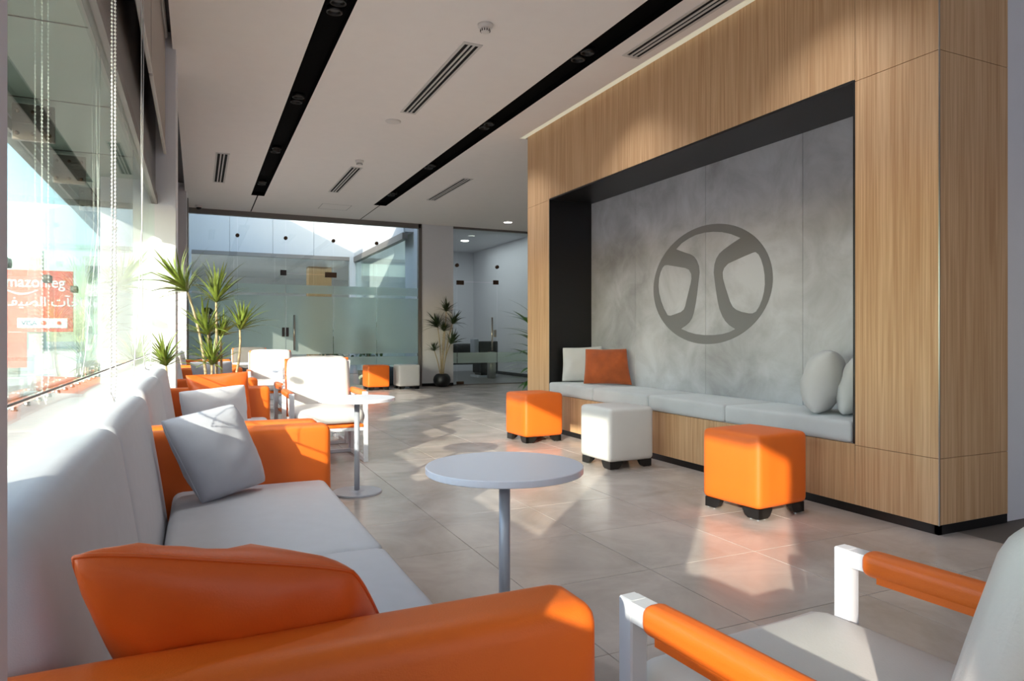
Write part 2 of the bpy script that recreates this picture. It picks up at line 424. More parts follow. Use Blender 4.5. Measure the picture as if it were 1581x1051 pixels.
for a, b in zip(fj, fj[1:]):
    obj('pane', B(-0.916, -0.904, a+0.004, b-0.004, 0.685, 2.10), 'glo', fac)
bolt = bmesh.new(); bmesh.ops.create_uvsphere(bolt, u_segments=8, v_segments=6, radius=0.016)
bme = bpy.data.meshes.new('bolt'); bolt.to_mesh(bme); bolt.free(); bme.materials.append(M['chrome'])
for k in range(34):
    obj('bolt', bme, None, led, loc=(-0.80, 0.9+k*0.28, 0.668))
pbm = B(-0.873, -0.686, -0.012, 0.012, 2.04, 2.23, bev=0.003, seg=1); pme = bpy.data.meshes.new('bracket'); pbm.to_mesh(pme); pbm.free(); pme.materials.append(M['plate'])
slm = B(-0.873, -0.68, -0.02, -0.013, 2.128, 2.142); sme = bpy.data.meshes.new('bracket_lip'); slm.to_mesh(sme); slm.free(); sme.materials.append(M['plate'])
hbm = bmesh.new(); bmesh.ops.create_uvsphere(hbm, u_segments=8, v_segments=6, radius=0.011); hme = bpy.data.meshes.new('bolt_head'); hbm.to_mesh(hme); hbm.free(); hme.materials.append(M['bronze'])
cbm = bmesh.new(); cyl(cbm, (-0.925, -0.035, 1.40), (-0.885, -0.035, 1.40), 0.026, n=16); cyl(cbm, (-0.925, 0.035, 1.40), (-0.885, 0.035, 1.40), 0.026, n=16); box(cbm, -0.92, -0.89, -0.035, 0.035, 1.374, 1.426)
cme = bpy.data.meshes.new('clamp'); cbm.to_mesh(cme); cbm.free(); cme.materials.append(M['frame'])
ordn = ['nearest', 'second nearest', 'third']
for k, y in enumerate(fj[2:8]):
    fin = thing('glass_fin', 'upright glass fin with bolted steel bracket outside the window, %s from the camera' % ['first', 'second', 'third', 'fourth', 'fifth', 'sixth'][k], 'glass fin', (0, y, 0), group='glass fins of the facade')
    obj('fin_pane', B(-0.895, -0.69, -0.006, 0.006, 0.68, 2.05), 'glo', fin)
    obj('bracket', pme, None, fin); obj('bracket_lip', sme, None, fin)
    for xx in (-0.85, -0.78, -0.71):
        for zz in (2.19, 2.075): obj('bolt_head', hme, None, fin, loc=(xx, -0.014, zz))
    obj('clamp', cme, None, fin)

# roller blinds with bead chains
def blind(y0, y1, zb, label, chain_y):
    t = thing('roller_blind', label, 'blind', (-0.233, (y0+y1)/2, zb))
    h = (y1-y0)/2
    obj('blind_fabric', B(-0.002, 0.002, -h, h, 0.02, 3.40-zb), 'blind', t)
    obj('bottom_bar', B(-0.010, 0.010, -h, h, 0, 0.022, bev=0.004), 'ventw', t)
    bm = bmesh.new(); cyl(bm, (0, -h, 3.385-zb), (0, h, 3.385-zb), 0.022); obj('roller_tube', bm, 'ventw', t)
    return t
bl1 = blind(0.80, 2.38, 2.45, 'nearest grey roller blind, part lowered above the window', 2.3)
bl2 = blind(2.42, 4.20, 2.45, 'middle grey roller blind, part lowered above the window', 3.4)
bl3 = blind(4.24, 6.02, 2.45, 'farthest grey roller blind, ending at the second white column', 4.2)
def chain(pts, r, label, spacing):
    o = thing('bead_chain', label, 'chain', pts[0])
    bm = bmesh.new(); P0 = Vector(pts[0])
    path = [Vector(p)-P0 for p in pts]
    tube(bm, path, r*0.35, 5)
    for a, b in zip(path, path[1:]):
        n = max(1, int((b-a).length/spacing))
        for k in range(n):
            bmesh.ops.create_icosphere(bm, subdivisions=1, radius=r, matrix=Matrix.Translation(a.lerp(b, k/n)))
    tag(obj('beads', bm, 'chain', o, smooth=True), kind='stuff')
    return o
chain([(-0.222, 2.25, 3.38), (-0.222, 2.252, 1.4), (-0.225, 2.24, 0.86), (-0.222, 2.30, 0.83), (-0.222, 2.345, 0.9), (-0.222, 2.338, 1.4), (-0.222, 2.33, 3.38)], 0.0036, 'white bead chain loop hanging nearest the camera in front of the window', 0.011)
bm = bmesh.new()
P0 = Vector((-0.222, 3.45, 3.38))
tube(bm, [Vector(p)-P0 for p in ((-0.222, 3.45, 3.38), (-0.222, 3.50, 2.3), (-0.222, 3.42, 1.5), (-0.222, 3.05, 0.95), (-0.222, 2.95, 0.86))], 0.0022, 6)
tube(bm, [Vector(p)-P0 for p in ((-0.222, 3.36, 3.38), (-0.222, 3.37, 1.9), (-0.222, 3.46, 1.0), (-0.222, 3.6, 0.87), (-0.222, 3.9, 0.85), (-0.222, 4.1, 0.95), (-0.222, 4.12, 1.1))], 0.0022, 6)
tag(obj('blind_cord', bm, 'chain', loc=P0, smooth=True), 'thin white cord loop hanging behind the bead chain', 'cord')

# ------------------------------------------------------------------ wood block with niche
XW = 3.445
ww = struct('wall_right', B(XW+0.02, 4.60, 2.28, 7.04, 0.0, 3.6), 'wall')
# the core is cut as a frame so that the niche is a real recess
bm = bmesh.new()
box(bm, XW+0.02, 4.02, 2.275, 2.75, 0.05, 3.6); box(bm, XW+0.02, 4.02, 6.52, 7.03, 0.05, 3.6)
box(bm, XW+0.02, 4.02, 2.75, 6.52, 2.50, 3.6); box(bm, XW+0.02, 3.97, 2.75, 6.52, 0.05, 0.40)
box(bm, 3.985, 4.6, 2.275, 7.03, 0.0, 3.6)
me = bpy.data.meshes.new('wall_right'); bmesh.ops.recalc_face_normals(bm, faces=bm.faces); bm.to_mesh(me); bm.free(); me.materials.append(M['wall']); ww.data = me
def panel(name, r, m='wood', bev=0.0012): return obj(name, B(*r, bev=bev, seg=1), m, ww)
g = 0.0012
ys = [2.257, 2.75, 3.97, 5.19, 6.52, 7.05]
# upper row
for a, b in ((2.257, 2.75), (2.75, 3.97), (3.97, 5.19), (5.19, 6.52), (6.52, 7.05)):
    panel('panel', (XW, XW+0.02, a+g, b-g, 2.488+g, 3.6))
panel('panel', (XW, XW+0.02, 2.257+g, 2.75-g, 0.392+g, 2.488-g)); panel('panel', (XW, XW+0.02, 6.52+g, 7.05-g, 0.392+g, 2.488-g))
panel('panel', (XW, XW+0.02, 2.257+g, 2.75-g, 0.05, 0.392-g)); panel('panel', (XW, XW+0.02, 6.52+g, 7.05-g, 0.05, 0.392-g))
for a, b in ((2.75, 3.97), (3.97, 5.19), (5.19, 6.52)): panel('panel', (XW, XW+0.02, a+g, b-g, 0.05, 0.398))
for z0, z1 in ((0.05, 0.392), (0.392, 2.488), (2.488, 3.6)): panel('panel', (XW+0.001, 4.026, 2.257, 2.277, z0+g, z1-g))
for z0, z1 in ((0.05, 2.488), (2.488, 3.6)): panel('panel', (XW+0.001, 4.026, 7.032, 7.05, z0+g, z1-g))
# metal corner edge
panel('corner_trim', (XW-0.002, XW+0.004, 2.254, 2.260, 0.05, 3.6), 'chrome', 0)
# niche lining
ln = bmesh.new(); box(ln, XW-0.001, 3.97, 6.508, 6.522, 0.40, 2.50); box(ln, XW-0.001, 3.97, 2.748, 2.762, 0.40, 2.50); box(ln, XW-0.001, 3.97, 2.762, 6.508, 2.486, 2.502)
obj('niche_lining', ln, 'black', ww)
cj = [2.762, 3.596, 4.633, 5.67, 6.508]
for a, b in zip(cj, cj[1:]): obj('concrete_panel', B(3.966, 3.985, a+0.0012, b-0.0012, 0.38, 2.486, bev=0.0015, seg=1), 'conc', ww)
# black plinth
pb = bmesh.new(); box(pb, XW+0.004, XW+0.03, 2.262, 7.045, 0, 0.049); box(pb, XW+0.004, 4.03, 2.262, 2.285, 0, 0.049)
struct('baseboard_right', pb, 'skirting')
# cove: lit strip above wood
cv = struct('trim_8', B(3.375, 3.44, -4.0, 7.12, 3.40, 3.42), 'ceil')
obj('light_strip', B(3.376, 3.444, -3.9, 7.115, 3.304, 3.312), 'cove', cv)
# white wall right of the block
struct('wall_front', B(4.03, 7.5, 2.30, 2.5, 0, 3.6), 'wall')
struct('baseboard_front', B(4.032, 7.5, 2.285, 2.299, 0, 0.055), 'skirting')
struct('door_3', B(4.032, 4.10, 2.27, 2.2995, 0.056, 3.3, bev=0.002), 'wall')
struct('wall_outer', B(7.5, 7.7, -4.2, 13.4, 0, 3.62), 'greywall')
rw = bmesh.new(); box(rw, -0.67, 7.5, -4.2, -4.0, 0, 3.3)
struct('wall_back', rw, 'greywall')

# emblem on the concrete
f_, H_ = 1054.0, 1.02
th = math.atan(485.5/1054); c_, s_ = math.cos(th), math.sin(th)
def onX(px, py, x):
    u = 960+px/4.378; v = 320+py/4.378; a = (u-790.5)/f_; d = x/(s_+a*c_); return d*(c_-a*s_), H_+(519-v)/f_*d
hole1 = [(368,283),(405,243),(450,213),(500,187),(560,171),(620,165),(680,168),(740,181),(803,207),(745,245),(690,285),(660,312),(640,345),(627,385),(622,440),(630,510),(640,580),(648,630),(660,685),(680,735),(700,768),(728,797),(768,822),(730,842),(680,856),(620,863),(560,863),(500,856),(450,842),(400,820),(430,802),(455,780),(475,750),(488,710),(500,650),(508,595),(517,520),(527,440),(522,395),(508,358),(488,332),(465,318),(415,301)]
hole2 = [(290,392),(310,390),(370,400),(430,410),(455,422),(470,450),(472,480),(467,510),(455,560),(440,620),(430,665),(420,690),(400,707),(360,722),(330,732),(310,728),(285,685),(265,630),(252,575),(248,530),(252,480),(262,440),(275,408)]
hole3 = [(905,302),(925,318),(942,350),(957,400),(966,455),(968,520),(962,570),(950,620),(930,670),(908,704),(885,716),(860,716),(810,706),(775,692),(750,672),(733,640),(720,600),(700,540),(684,480),(682,440),(692,410),(720,380),(770,357),(830,330),(890,305)]
def curve_obj(name, loops, m, parent, x):
    cu = bpy.data.curves.new(name, 'CURVE'); cu.dimensions = '2D'; cu.fill_mode = 'BOTH'; cu.extrude = 0.0006
    for L in loops:
        sp = cu.splines.new('POLY'); sp.points.add(len(L)-1); sp.use_cyclic_u = True
        for p, q in zip(sp.points, L): p.co = (q[0], q[1], 0, 1)
    t = bpy.data.objects.new('tmp', cu); C.objects.link(t); dg = bpy.context.evaluated_depsgraph_get()
    me = bpy.data.meshes.new_from_object(t.evaluated_get(dg)); bpy.data.objects.remove(t)
    me.materials.clear(); me.materials.append(M[m])
    # curve x,y -> world y,z
    for v in me.vertices: v.co = Vector((x+v.co.z, v.co.x, v.co.y))
    o = obj(name, me, None, parent); return o
pl = [onX(px, py, 3.966) for px, py in ((215,550),(1022,490),(650,103),(620,925))]
cy0 = (pl[0][0]+pl[1][0])/2; ry = abs(pl[0][0]-pl[1][0])/2; cz0 = (pl[2][1]+pl[3][1])/2; rz0 = (pl[2][1]-pl[3][1])/2
ell = [(cy0+ry*math.cos(2*PI*k/96), cz0+rz0*math.sin(2*PI*k/96)) for k in range(96)]
em = curve_obj('emblem', [ell]+[[onX(px, py, 3.966) for px, py in h] for h in (hole1, hole2, hole3)], 'logo', None, 3.9648)
tag(em, 'dark grey oval emblem with two curved uprights on the concrete wall', 'emblem')

# bench cushions
cus = [2.768, 3.814, 4.728, 5.61, 6.502]
wh = ['nearest the camera', 'second from the near end', 'third from the near end', 'at the far end, under the rust pillow']
for k, (a, b) in enumerate(zip(cus, cus[1:])):
    o = obj('bench_cushion', soft(0, 0, 0, 0.525, b-a-0.003, 0.125, 0.022, puff=(0, 0, 0.008)), 'suede', loc=(3.43+0.2625, (a+b)/2, 0.4645), smooth=True)
    tag(o, 'flat grey bench cushion in the niche, %s' % wh[k], 'cushion', 'bench cushions in the niche')

# ------------------------------------------------------------------ back glass walls
YG = 13.4
struct('trim_9', B(4.14, 4.82, 13.38, 13.95, 0, 3.6), 'wall')
struct('baseboard_back', B(4.14, 4.82, 13.365, 13.379, 0, 0.06), 'skirting')
struct('trim_10', B(-0.155, 4.12, 13.36, 13.46, 3.21, 3.30), 'frame')
struct('trim_11', B(4.82, 7.5, 13.38, 13.44, 3.26, 3.30), 'frame')
struct('trim_12', B(4.07, 4.14, 13.36, 13.46, 0, 3.3), 'frame')
struct('trim_13', B(-0.3, -0.14, 12.46, 13.46, 0, 3.3), 'frame')
def patch(parent, x, z, wdt=0.10, h=0.07, m='bronze', name='patch_fitting'): return obj(name, B(x-wdt/2, x+wdt/2, YG-0.016, YG+0.016, z-h/2, z+h/2, bev=0.003, seg=1), m, parent)
def film(parent, x0, x1, z0, z1): return obj('frosted_film', B(x0+0.004, x1-0.004, YG-0.0085, YG-0.0062, z0, z1), 'frost', parent)
bands = ((0.46, 0.62), (0.68, 1.78), (1.83, 1.99))
gw = tag(obj('window_6', B(-0.14, 4.07, YG-0.02, YG+0.02, 0, 0.03), 'frame'), kind='structure')
jx = [-0.14, 0.66, 1.50, 2.38, 3.22, 4.07]
for i, (a, b) in enumerate(zip(jx, jx[1:])):
    if i == 2:
        p = obj('pane', B(a+0.004, b-0.004, YG-0.006, YG+0.006, 2.21, 3.22), 'gl', gw)
        continue
    p = obj('pane', B(a+0.003, b-0.003, YG-0.006, YG+0.006, 0.03, 3.22), 'gl', gw)
    for z0, z1 in bands: film(p, a, b, z0, z1)
for x in jx[1:-1]:
    b_ = bmesh.new(); cyl(b_, (x, YG-0.02, 2.86), (x, YG+0.02, 2.86), 0.035, n=14); obj('disc_fitting', b_, 'bronze', gw)
d1 = tag(obj('door_1', B(1.505, 2.375, YG-0.006, YG+0.006, 0.012, 2.19), 'gl'), kind='structure')
for z0, z1 in bands: obj('frosted_film', B(1.51, 2.37, YG-0.0085, YG-0.0062, z0, z1), 'frost', d1)
patch(d1, 2.33, 2.20, 0.22, 0.10); patch(gw, 1.46, 2.21, 0.11, 0.10, 'dark'); patch(d1, 2.32, 0.05, 0.18, 0.06)
patch(d1, 1.53, 1.10, 0.05, 0.17, 'dark', 'lock'); patch(gw, 1.46, 1.10, 0.05, 0.17, 'dark', 'lock')
def handle(par, x, z0, z1):
    hb = bmesh.new(); cyl(hb, (x, YG-0.06, z0), (x, YG-0.06, z1), 0.02, n=14)
    for z in (z0+0.08, z1-0.08): cyl(hb, (x, YG-0.06, z), (x, YG, z), 0.008, n=8)
    obj('door_handle', hb, 'chrome', par, smooth=True)
handle(d1, 1.65, 0.76, 1.42)
gw2 = tag(obj('window_7', B(4.82, 7.5, YG-0.02, YG+0.02, 0, 0.02), 'frame'), kind='structure')
for a, b, z0 in ((4.82, 4.91, 0.02), (4.91, 5.82, 2.17), (5.82, 7.49, 0.02)):
    p = obj('pane', B(a+0.003, b-0.003, YG-0.006, YG+0.006, z0, 3.26), 'gl', gw2)
    if z0 < 1: film(p, a, b, 0.46, 0.68)
d2 = tag(obj('door_2', B(4.915, 5.815, YG-0.006, YG+0.006, 0.012, 2.155), 'gl'), kind='structure')
obj('frosted_film', B(4.92, 5.81, YG-0.0085, YG-0.0062, 0.46, 0.68), 'frost', d2)
handle(d2, 5.68, 0.72, 1.42)
patch(d2, 4.98, 2.14, 0.16, 0.09); patch(gw2, 5.79, 2.17, 0.12, 0.09); patch(d2, 4.98, 0.05, 0.16, 0.06); patch(d2, 5.77, 1.08, 0.06, 0.15, 'chrome', 'lock')
for x in (4.91, 5.82):
    b_ = bmesh.new(); cyl(b_, (x, YG-0.02, 2.50), (x, YG+0.02, 2.50), 0.04, n=14); obj('disc_fitting', b_, 'bronze', gw2)

# ------------------------------------------------------------------ courtyard and rooms behind the glass
struct('courtyard_floor', B(-0.3, 4.0, 13.46, 19.0, -0.1, -0.01), 'paving')
cw = tag(obj('courtyard_wall', B(-0.55, 4.2, 19.0, 19.2, 3.22, 6.6), 'wall'), kind='structure')
px_ = [-0.30, 0.75, 1.8, 2.85, 3.95]
for a, b in zip(px_, px_[1:]): obj('panel', B(a+0.006, b-0.006, 18.97, 19.0, 3.20, 6.6), 'clad', cw)
for a, b in ((13.96, 15.2), (15.2, 16.5), (16.5, 17.7), (17.7, 18.97)): obj('panel', B(3.93, 3.96, a+0.006, b-0.006, 3.20, 6.6), 'clad', cw)
obj('wing_wall', B(3.96, 4.16, 13.96, 19.0, 3.22, 6.6), 'wall', cw)
obj('side_wall', B(-0.55, -0.30, 13.46, 19.2, 0, 5.25), 'clad', cw)
obj('post', B(3.80, 4.0, 18.9, 19.1, 0, 3.2), 'clad', cw); obj('post', B(-0.30, -0.14, 18.9, 19.1, 0, 3.2), 'clad', cw)
obj('beam', B(3.90, 4.02, 13.96, 18.9, 3.06, 3.2), 'frame', cw); obj('beam', B(-0.14, 3.8, 18.95, 19.05, 3.1, 3.2), 'frame', cw)
for a, b in ((-0.14, 0.85), (0.85, 1.85), (1.85, 2.85), (2.85, 3.80)): obj('pane', B(a+0.005, b-0.005, 18.995, 19.005, 0, 3.1), 'gl', cw)
for a, b in ((13.96, 15.4), (15.4, 16.8), (16.8, 18.9)): obj('pane', B(3.955, 3.965, a+0.005, b-0.005, 0, 3.06), 'gl', cw)
office = bmesh.new()
box(office, -2, 8, 19.2, 27, -0.1, 0); box(office, -2, 8, 19.21, 27, 3.2, 3.3); box(office, -2, 8, 27, 27.2, 0, 3.2); box(office, -2.2, -2, 19.2, 27, 0, 3.2); box(office, 8, 8.2, 19.2, 27, 0, 3.2)
of = struct('office_room', office, 'wall')
obj('wood_column', B(3.15, 3.85, 22.0, 22.5, 0, 3.2), 'wood', of)
obj('skirting', B(-1.9, 7.9, 26.95, 27.0, 0, 0.1), 'skirting', of)
area('office_ceiling_light', (3, 22, 3.15), (0, 0, 0), 6, 4, 55, (0.95, 1, 0.97))
ro = bmesh.new()
box(ro, 4.0, 7.6, 13.46, 19.2, -0.1, -0.005); box(ro, 4.16, 7.6, 13.96, 19.2, 3.5, 3.6); box(ro, 7.45, 7.6, 13.46, 19.2, 0, 3.6); box(ro, 4.0, 7.6, 18.9, 19.15, 0, 3.6); box(ro, 4.14, 7.6, 13.46, 13.97, 3.3, 3.62); box(ro, 4.17, 4.20, 13.96, 18.9, 0, 3.5)  # last box: partition added to keep courtyard sun out of the room
room = struct('side_room', ro, 'wall')
obj('floor_slab', B(4.2, 7.45, 13.46, 18.9, -0.004, 0.0), 'slabgrey', room)
obj('skirting', B(7.43, 7.449, 13.6, 18.9, 0, 0.08), 'skirting', room)
area('side_room_ceiling_light', (6, 16.2, 3.48), (0, 0, 0), 2.2, 3.0, 36, (0.9, 0.96, 1.0))
# black sofa in the side room
ls = thing('leather_sofa', 'black leather sofa on thin metal legs beyond the right-hand glass door', 'sofa', (6.15, 17.35, 0), math.radians(0))
obj('seat', soft(0, -0.05, 0.36, 1.7, 0.75, 0.18, 0.04), 'leather', ls, smooth=True)
for x in (-0.42, 0.42): obj('back_cushion', soft(x, 0.27, 0.62, 0.82, 0.18, 0.40, 0.05, puff=(0, 0.02, 0)), 'leather', ls, smooth=True)
for x in (-0.88, 0.88): obj('arm', soft(x, 0, 0.42, 0.14, 0.8, 0.36, 0.03), 'leather', ls, smooth=True)
for x in (-0.85, 0.85):
    for y in (-0.35, 0.33): b_ = bmesh.new(); cyl(b_, (x, y, 0), (x, y, 0.27), 0.015, n=8); obj('leg', b_, 'chrome', ls)
ac = thing('leather_armchair', 'small black upright cabinet-shaped seat beside the steel bin behind the glass door', 'chair', (6.60, 15.95, 0))
obj('body', soft(0, 0, 0.50, 0.5, 0.5, 0.80, 0.03), 'leather', ac, smooth=True)
obj('side_panel', soft(-0.31, -0.05, 0.78, 0.12, 0.3, 0.36, 0.02), 'pole', ac, smooth=True)
obj('base', B(-0.3, 0.25, -0.25, 0.25, 0.0, 0.05), 'metal', ac)
obj('foot', B(-0.2, 0.2, -0.2, 0.2, 0.05, 0.12), 'leather', ac)
bi = thing('steel_bin', 'tall polished steel cylinder bin seen through the glass door', 'bin', (6.52, 15.35, 0))
b_ = bmesh.new(); lathe(b_, [(0.10, 0), (0.105, 0.01), (0.105, 0.56), (0.10, 0.57)]); obj('body', b_, 'chrome', bi, smooth=True)
b_ = bmesh.new(); lathe(b_, [(0.108, 0.571), (0.108, 0.62), (0.09, 0.635), (0.02, 0.64)]); obj('lid', b_, 'chrome', bi, smooth=True)

# ------------------------------------------------------------------ outside
struct('ground', B(-150, 150, -150, 200, -0.5, -0.3), 'asphalt')
bb = thing('billboard', 'large red roadside billboard with white lettering, seen through the left window', 'billboard', (-10.9, 60, 0))
obj('board', B(-4.0, 2.45, 0, 0.3, 1.35, 5.86), 'red', bb)
obj('panel', B(-0.97, 2.1, -0.04, -0.001, 1.63, 2.35), 'whitesheet', bb)
def text(s, x, z, size, m, par, y=-0.03, align='LEFT', sx=1.0):
    cu = bpy.data.curves.new('lettering', 'FONT'); cu.body = s; cu.size = size; cu.align_x = align; cu.extrude = 0.01; cu.offset = 0.01*size
    t = bpy.data.objects.new('tmp', cu); C.objects.link(t); dg = bpy.context.evaluated_depsgraph_get()
    me = bpy.data.meshes.new_from_object(t.evaluated_get(dg)); bpy.data.objects.remove(t)
    me.materials.clear(); me.materials.append(M[m])
    for v in me.vertices: v.co = Vector((x+v.co.x*sx, y-v.co.z, z+v.co.y))
    return obj('lettering', me, None, par)
text('amazon.eg', -2.1, 4.62, 1.12, 'whitesheet', bb, sx=0.86)
b_ = bmesh.new(); tube(b_, [(-1.7+2.0*k/12, -0.05, 4.42-0.32*math.sin(PI*k/12)) for k in range(13)], [0.03+0.05*math.sin(PI*min(1, k/11)) for k in range(13)], 6); obj('swoosh', b_, 'whitesheet', bb)
ar = '\ufed2\ufef4\ufebc\ufedf\u0627 \u062a\ufe82\ufea0\ufe93'.replace('\ufe93', '') 
text('\ufed2\ufef4\ufebc\ufedf\ufe8d \ufe95\ufe82\ufe9f\ufe8e\ufed4\ufee3', -1.95, 3.25, 0.95, 'whitesheet', bb, sx=1.0)
text('VISA', -0.75, 1.82, 0.5, 'ink', bb, y=-0.06)
b_ = bmesh.new()
cyl(b_, (0.62, -0.08, 2.0), (0.62, -0.045, 2.0), 0.17, n=16); obj('badge', b_, 'red', bb)
b_ = bmesh.new(); cyl(b_, (1.6, -0.08, 2.0), (1.6, -0.045, 2.0), 0.14, n=16); obj('badge', b_, 'red', bb)
obj('pillar', B(-0.35, 0.45, 0.35, 1.1, -0.3, 7.4), 'stone', bb)
def building(x0, x1, y0, y1, z1, m, label, nx, nz):
    t = thing('building', label, 'building', ((x0+x1)/2, y0, -0.3)); h = (x1-x0)/2; H2 = z1+0.3
    obj('wall', B(-h, h, 0, y1-y0, 0, H2), m, t)
    obj('parapet', B(-h-0.1, h+0.1, -0.15, 0.2, H2, H2+0.35), m, t)
    for i in range(nx):
        for k in range(nz):
            cx = -h+(i+0.5)*2*h/nx; cz = (k+0.5)*H2/nz; a = 2*h/nx*0.32; c = H2/nz*0.3
            obj('window', B(cx-a, cx+a, -0.06, -0.005, cz-c, cz+c), 'winglass', t)
building(-9.6, -4.0, 75, 85, 8.2, 'facade', 'pale low building right of the red billboard', 4, 3)
building(-6.6, -2.4, 55, 62, 2.2, 'facade2', 'green glazed low shopfront right of the red billboard', 3, 1)
building(-26, -15.5, 80, 92, 6.0, 'facade', 'pale building behind the red billboard at the left', 5, 3)
sg = thing('street_sign', 'small upright red sign standing under the billboard', 'sign', (-5.55, 27, -0.3))
obj('board', B(-0.35, 0.45, 0, 0.12, 0.3, 1.45), 'red', sg); obj('foot', B(-0.15, 0.25, -0.1, 0.2, 0, 0.3), 'frame', sg)

# ------------------------------------------------------------------ sofas
def make_sofa(L, label, mseed):
    """origin: floor, at the near end on the line x = 0; runs along +y"""
    t = thing('sofa', label, 'sofa', group='light grey sofas with orange arms along the window')
    aw = 0.118; a0, a1 = aw, L-aw; mid = (a0+a1)/2
    obj('base', B(-0.26, 0.455, a0, a1, 0.10, 0.255, bev=0.01), 'fabric', t)
    def sh(p):
        k = (p.z-0.30)/0.5; return Vector((p.x-0.075*k, p.y, p.z))
    for s, (b0, b1) in enumerate(((a0, mid), (mid, a1))):
        o = obj('seat_cushion', soft(0.197, (b0+b1)/2, 0.350, 0.564, b1-b0-0.004, 0.18, 0.035, puff=(0.004, 0, 0.012), wr=0.004, seed=s+mseed), 'fabric', t, smooth=True)
        o = obj('backrest', soft(-0.165, (b0+b1)/2, 0.53, 0.14, b1-b0-0.004, 0.55, 0.038, puff=(0.014, 0, 0.006), shear=sh, nm=6, wr=0.003, seed=s+3+mseed), 'fabric', t, smooth=True)
    for y in (aw/2, L-aw/2): obj('arm', soft(0.115, y, 0.375, 0.77, aw-0.002, 0.565, 0.03, puff=(0.003, 0.004, 0.002)), 'orange', t, smooth=True)
    for x in (-0.2, 0.42):
        for y in (0.06, L-0.06): b_ = bmesh.new(); cyl(b_, (x, y, 0), (x, y, 0.11), 0.018, 0.024, n=10); obj('foot', b_, 'foot', t)
    return t
s1 = make_sofa(2.19, 'nearest light grey sofa with orange arms and a big orange pillow on it', 0); s1.location = (0, 0.79, 0)
s2 = make_sofa(2.32, 'second grey and orange sofa, with a white and an orange pillow', 5); s2.location = (-0.02, 3.04, 0)
s3 = copy_tree(s2); s3.location = (-0.02, 6.36, 0); s3['label'] = 'third grey and orange sofa, just beyond the tall potted plant'
s4 = copy_tree(s2); s4.location = (-0.02, 9.45, 0); s4['label'] = 'farthest grey and orange sofa, in shade near the back glass wall'

pillow('pillow', [(-0.135, 0.885, 0.785), (0.190, 0.90, 0.715), (0.315, 1.10, 0.455), (-0.045, 1.10, 0.445)], 0.15, 'orangedk', 'big burnt orange leather pillow against the near arm of the nearest sofa', piping='orangedk', seed=1.0, pinch=0.0, wr=0.012, corner=0.05)
pillow('pillow', [(-0.115, 2.58, 0.735), (0.122, 2.74, 0.77), (0.235, 2.74, 0.47), (0.015, 2.58, 0.44)], 0.19, 'pillowgrey', 'grey cotton pillow leaning by the far arm of the nearest sofa', piping='pillowgrey', seed=2.3, pinch=0.02)
pillow('pillow', [(-0.10, 4.25, 0.71), (0.27, 4.60, 0.72), (0.29, 4.72, 0.43), (-0.06, 4.40, 0.43)], 0.16, 'pillowwhite', 'white pillow in sunlight on the second sofa', seed=3.1)
pillow('pillow', [(-0.08, 5.12, 0.76), (0.33, 5.20, 0.775), (0.35, 5.13, 0.43), (-0.03, 5.02, 0.43)], 0.13, 'orangedk', 'orange pillow at the far arm of the second sofa, in front of the plant', seed=4.7)
pillow('pillow', [(-0.08, 8.0, 0.75), (0.36, 8.45, 0.74), (0.38, 8.6, 0.43), (-0.02, 8.2, 0.43)], 0.14, 'pillowgrey', 'grey pillow on the third sofa beyond the plant', seed=5.9)

# ------------------------------------------------------------------ armchairs
def make_armchair(label):
    """faces +y, origin at floor centre"""
    t = thing('armchair', label, 'armchair', group='white metal armchairs with orange arm sleeves')
    W, y0, y1, za = 0.288, -0.26, 0.30, 0.57
    for s in (-1, 1):
        x0, x1 = (s*W-0.018, s*W+0.018)
        fr = obj('side_frame', B(x0, x1, y0, y1, 0.0, 0.035, bev=0.003, seg=1), 'metal', t)
        obj('front_post', B(x0, x1, y1-0.036, y1, 0.035, za, bev=0.003, seg=1), 'metal', fr)
        obj('back_post', B(x0, x1, y0, y0+0.036, 0.035, za, bev=0.003, seg=1), 'metal', fr)
        obj('arm_bar', B(x0+0.0005, x1-0.0005, y0+0.01, y1-0.01, za-0.035, za-0.0005), 'metal', fr)
        sl = obj('arm_sleeve', soft(s*W, 0.0, za-0.018, 0.052, 0.47, 0.050, 0.018, puff=(0, 0, 0.002), wr=0.002), 'orange', t, smooth=True)
        obj('arm_flap', B(s*W-0.022, s*W-0.018, -0.22, 0.20, za-0.050, za-0.030), 'orange', sl)
    obj('crossbar', B(-W+0.018, W-0.018, y1-0.034, y1-0.006, 0.255, 0.285, bev=0.003, seg=1), 'metal', t)
    obj('crossbar', B(-W+0.018, W-0.018, y0+0.006, y0+0.034, 0.255, 0.285, bev=0.003, seg=1), 'metal', t)
    obj('crossbar', B(-W+0.018, W-0.018, y0+0.002, y0+0.03, 0.002, 0.032, bev=0.003, seg=1), 'metal', t)
    obj('seat_sling', B(-W+0.022, W-0.022, y0+0.01, y1+0.004, 0.286, 0.312, bev=0.006), 'orange', t)
    obj('seat_cushion', soft(0, 0.05, 0.382, 0.53, 0.58, 0.115, 0.05, puff=(0, 0, 0.016), wr=0.006), 'white', t, smooth=True)
    def lean(p):
        k = (p.z-0.36); return Vector((p.x, p.y-0.28*k, p.z))
    obj('back_cushion', soft(0, -0.188, 0.602, 0.52, 0.095, 0.465, 0.046, puff=(0.004, 0.022, 0.006), shear=lean, wr=0.007), 'white', t, smooth=True)
    obj('back_sling', soft(0, -0.252, 0.58, 0.54, 0.022, 0.49, 0.010, shear=lean), 'orange', t, smooth=True)
    for s in (-1, 1):
        bm = bmesh.new(); box(bm, s*0.272-0.012, s*0.272+0.012, -0.272, -0.25, 0.035, 0.80)
        for v in bm.verts: v.co = lean(v.co) if v.co.z > 0.3 else v.co
        obj('back_upright', bm, 'metal', t)
    return t
ch = make_armchair('nearest white armchair with orange sleeves, cut off at the bottom right corner')
